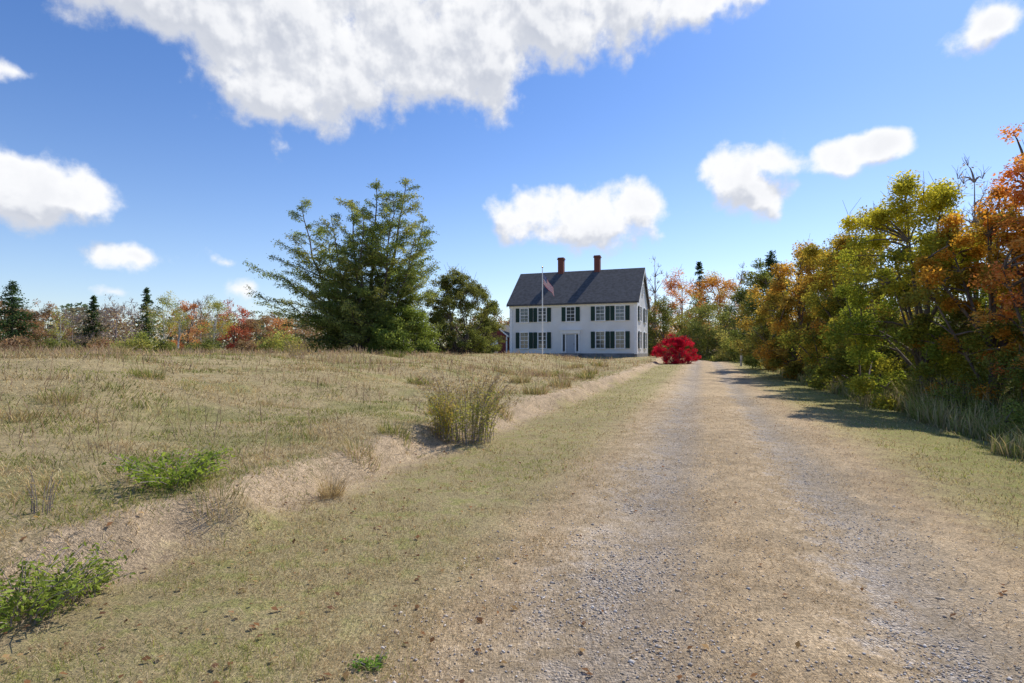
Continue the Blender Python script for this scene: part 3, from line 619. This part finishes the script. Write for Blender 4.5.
for sg in (1,-1):
    y0=-hd-.3; za=EH-.3*sl; xx=sg*(hw+.27)
    for s2 in(1,-1):
        b.add([(xx,s2*y0,za-.28),(xx,s2*y0,za-.02),(xx,0,RH-.22),(xx,0,RH-.5),(xx+sg*.05,s2*y0,za-.28),(xx+sg*.05,s2*y0,za-.02),(xx+sg*.05,0,RH-.22),(xx+sg*.05,0,RH-.5)],[(0,1,2,3),(7,6,5,4),(0,4,5,1),(1,5,6,2),(3,2,6,7)])
obj('trim',b.mesh('trim'),M_trim,house)
def winset(w_,h_):
    a=MB(); a.box((0,0,0),(w_,.04,h_)); g_=a.mesh('window')
    a=MB(); tw=.11
    a.box((-w_/2-tw/2,-.03,0),(tw,.1,h_+.0)); a.box((w_/2+tw/2,-.03,0),(tw,.1,h_)); a.box((0,-.04,h_/2+tw/2+.02),(w_+2*tw+.06,.12,tw+.04)); a.box((0,-.05,-h_/2-.05),(w_+2*tw+.08,.14,.1))
    a.box((0,-.035,0),(w_-.01,.03,.06)); a.box((0,-.03,h_/4),(w_-.02,.025,.03)); a.box((0,-.03,-h_/4),(w_-.02,.025,.03))
    a.box((0,-.032,0),(.032,.026,h_-.02)); fr_=a.mesh('frame')
    a=MB(); sw=.46
    a.box((0,0,0),(sw,.04,h_+.05))
    for k in range(14): a.box((0,-.03,-h_/2+.12+k*(h_-.24)/13),(sw-.1,.03,.05))
    for s2 in(-1,1): a.box((s2*(sw/2-.03),-.035,0),(.05,.03,h_+.05)); a.box((0,-.036,s2*(h_/2)),(sw-.12,.03,.06))
    return g_,fr_,a.mesh('shutter'),w_/2+.13+.24
UP=winset(.92,1.55); LO=winset(.92,1.8); AT=winset(.7,1.2)
def addwin(ws,loc,rz=0,sh=True):
    w0=obj('window',ws[0],M_glass,house,loc=loc,rot=(0,0,rz)); obj('frame',ws[1],M_trim,w0)
    if sh:
        for s2 in(-1,1): obj('shutter',ws[2],M_shut,w0,loc=(s2*ws[3],-.03,0))
for xx in (-5.6,-3.4,0,3.4,5.6):
    addwin(UP,(xx,-hd-.025,4.85))
    if xx!=0: addwin(LO,(xx,-hd-.025,1.9))
for yy in(-2.4,1.8):
    addwin(UP,(hw+.025,yy,4.85),math.pi/2); addwin(LO,(hw+.025,yy,1.9),math.pi/2)
addwin(AT,(hw+.025,0,7.9),math.pi/2,False)
b=MB(); b.box((0,0,0),(.98,.06,2.1))
for sx in(-.22,.22):
    for zz,hh in((.5,.7),(-.5,.8)): b.box((sx,-.04,zz),(.3,.03,hh))
door=obj('door',b.mesh('door'),M_door,house,loc=(0,-hd-.04,1.5))
b=MB(); b.box((0,-.03,0),(.05,.08,.14)); obj('handle',b.mesh('handle'),M_bark,door,loc=(.4,-.06,-.05))
b=MB()
for sx in(-1,1):
    b.box((sx*.58,-.03,0),(.14,.16,2.2)); b.box((sx*.98,-.05,0),(.12,.2,2.2)); 
b.box((0,-.06,1.28),(2.3,.24,.36)); b.box((0,-.12,1.5),(2.5,.4,.1)); obj('door_surround',b.mesh('door_surround'),M_trim,house,loc=(0,-hd-.04,1.55))
b=MB(); b.box((0,0,0),(.24,.04,1.9)); me=b.mesh('sidelight')
for sx in(-1,1): obj('sidelight',me,M_glass,house,loc=(sx*.78,-hd-.03,1.6))
b=MB(); b.box((0,-.5,.1),(2.2,1.,.42)); b.box((0,-1.2,-.02),(2.2,.42,.2)); obj('step',b.mesh('step'),M_found,house,loc=(0,-hd-.04,.1))
# side shed
sx_,sy_=P(501,73),73.
shed=meta(obj('shed',None,loc=(sx_,sy_,1.05),rot=(0,0,TH)),'small barn red shed with white trim beside the house','shed')
b=MB(); a_,c_,h_,r_=1.7,2.2,2.7,4.0
b.add([(-a_,-c_,0),(a_,-c_,0),(a_,c_,0),(-a_,c_,0),(-a_,-c_,h_),(a_,-c_,h_),(a_,c_,h_),(-a_,c_,h_),(0,-c_,r_),(0,c_,r_)],[(0,1,5,8,4),(1,2,6,5),(2,3,7,9,6),(3,0,4,7),(4,8,9,7),(5,6,9,8),(3,2,1,0)])
obj('wall',b.mesh('wall'),M_red,shed)
b=MB()
for s2 in(-1,1):
    b.add([(s2*2.0,-c_-.3,h_-.2),(0,-c_-.3,r_+.08),(0,c_+.3,r_+.08),(s2*2.0,c_+.3,h_-.2),(s2*2.0,-c_-.3,h_-.34),(0,-c_-.3,r_-.06),(0,c_+.3,r_-.06),(s2*2.0,c_+.3,h_-.34)],[(0,1,2,3),(7,6,5,4),(0,4,5,1),(0,3,7,4),(2,6,7,3)])
obj('roof',b.mesh('roof'),M_shing,shed)
b=MB()
for s2 in(-1,1):
    b.add([(s2*2.02,-c_-.34,h_-.36),(s2*2.02,-c_-.34,h_-.16),(0,-c_-.34,r_+.12),(0,-c_-.34,r_-.1),(s2*2.02,-c_-.30,h_-.36),(s2*2.02,-c_-.30,h_-.16),(0,-c_-.30,r_+.12),(0,-c_-.30,r_-.1)],[(0,1,2,3),(7,6,5,4),(1,5,6,2),(0,3,7,4)])
    b.box((s2*1.66,-c_-.03,1.25),(.16,.06,2.5))
obj('trim',b.mesh('trim'),M_trim,shed)
b=MB(); b.box((0,0,0),(1.,.05,2.)); obj('door',b.mesh('door'),M_trim,shed,loc=(0,-c_-.03,1.05))

# flag pole + flag
fx,fy=P(542.5,57),57.; fz=float(H(fx,fy)); ph=Zat(268,57)-fz
T=Tubes(8); T.add(np.array([[0,0,-.2],[0,0,ph*.5],[0,0,ph]]),[.065,.055,.035]); me=T.mesh('pole')
pole=meta(obj('flagpole',None,loc=(fx,fy,fz)),'tall white flagpole in front of the house','flagpole'); obj('pole',me,M_trim,pole)
T=Tubes(8); a=np.linspace(-1.4,1.4,6); T.add(np.stack([0*a,0*a,ph+.1+.09*np.sin(a)],-1),.09*np.cos(a)+.004); obj('finial',T.mesh('finial'),simple('gold',(.6,.42,.12),.3,.05,4,0,1),pole)
nu,nv=26,14; u,v=np.meshgrid(np.linspace(0,1,nu),np.linspace(0,1,nv)); Lf,Hf=1.9,1.15
ang=.95
Xf=u*Lf*math.cos(ang)*.9+.04*np.sin(u*9+v*2); Zf=-u*Lf*math.sin(ang)*(1)-v*Hf*(1-.25*u)+0*u; Yf=.16*np.sin(u*11+v*3)*(.2+u)
Xf=Xf+.18*u*v
me=mesh_np('flag',np.stack([Xf,Yf,Zf],-1).reshape(-1,3),gridf(np.arange(nu*nv).reshape(nv,nu)),smooth=True)
uvl=me.uv_layers.new(name='UVMap'); li=np.empty(len(me.loops),dtype=np.int32); me.loops.foreach_get('vertex_index',li)
uv=np.stack([u.ravel()[li],1-v.ravel()[li]],-1).astype(np.float32); uvl.data.foreach_set('uv',uv.ravel())
M_flag,tf,bf,_=newmat('flag_cloth'); uvn=tf.n('ShaderNodeTexCoord').outputs['UV']; ss=tf.n('ShaderNodeSeparateXYZ'); tf.L.new(uvn,ss.inputs[0])
par=tf.m('MODULO',tf.m('FLOOR',tf.m('MULTIPLY',ss.outputs[1],12.999)),2.); c1=tf.mix(par,(.60,.03,.05),(.85,.85,.85))
can=tf.m('MULTIPLY',tf.m('LESS_THAN',ss.outputs[0],.4),tf.m('GREATER_THAN',ss.outputs[1],6/13))
su=tf.m('SUBTRACT',tf.m('FRACT',tf.m('MULTIPLY',ss.outputs[0],15)),.5); sv=tf.m('SUBTRACT',tf.m('FRACT',tf.m('MULTIPLY',ss.outputs[1],9.3)),.5)
star=tf.m('LESS_THAN',tf.m('ADD',tf.m('MULTIPLY',su,su),tf.m('MULTIPLY',sv,sv)),.06)
c2=tf.mix(star,(.03,.05,.2),(.8,.8,.8)); tf.L.new(tf.mix(can,c1,c2),bf.inputs['Base Color'])
me.materials.append(M_flag)
meta(obj('flag',me,None,loc=(fx+.07,fy,fz+ph-.45)),'striped red white and blue flag hanging limp','flag')
# post by the drive
T=Tubes(7); T.add(np.array([[0,0,-.2],[.01,0,.7],[.02,0,1.35]]),[.09,.085,.08]); T.add(np.array([[.02,0,1.349],[.02,0,1.42]]),[.08,.02])
px_,py_=P(741,48),48.
po=meta(obj('wooden_post',T.mesh('wooden_post'),M_birch,loc=(px_,py_,float(H(px_,py_)))),'weathered pale wooden post beside the drive','post')
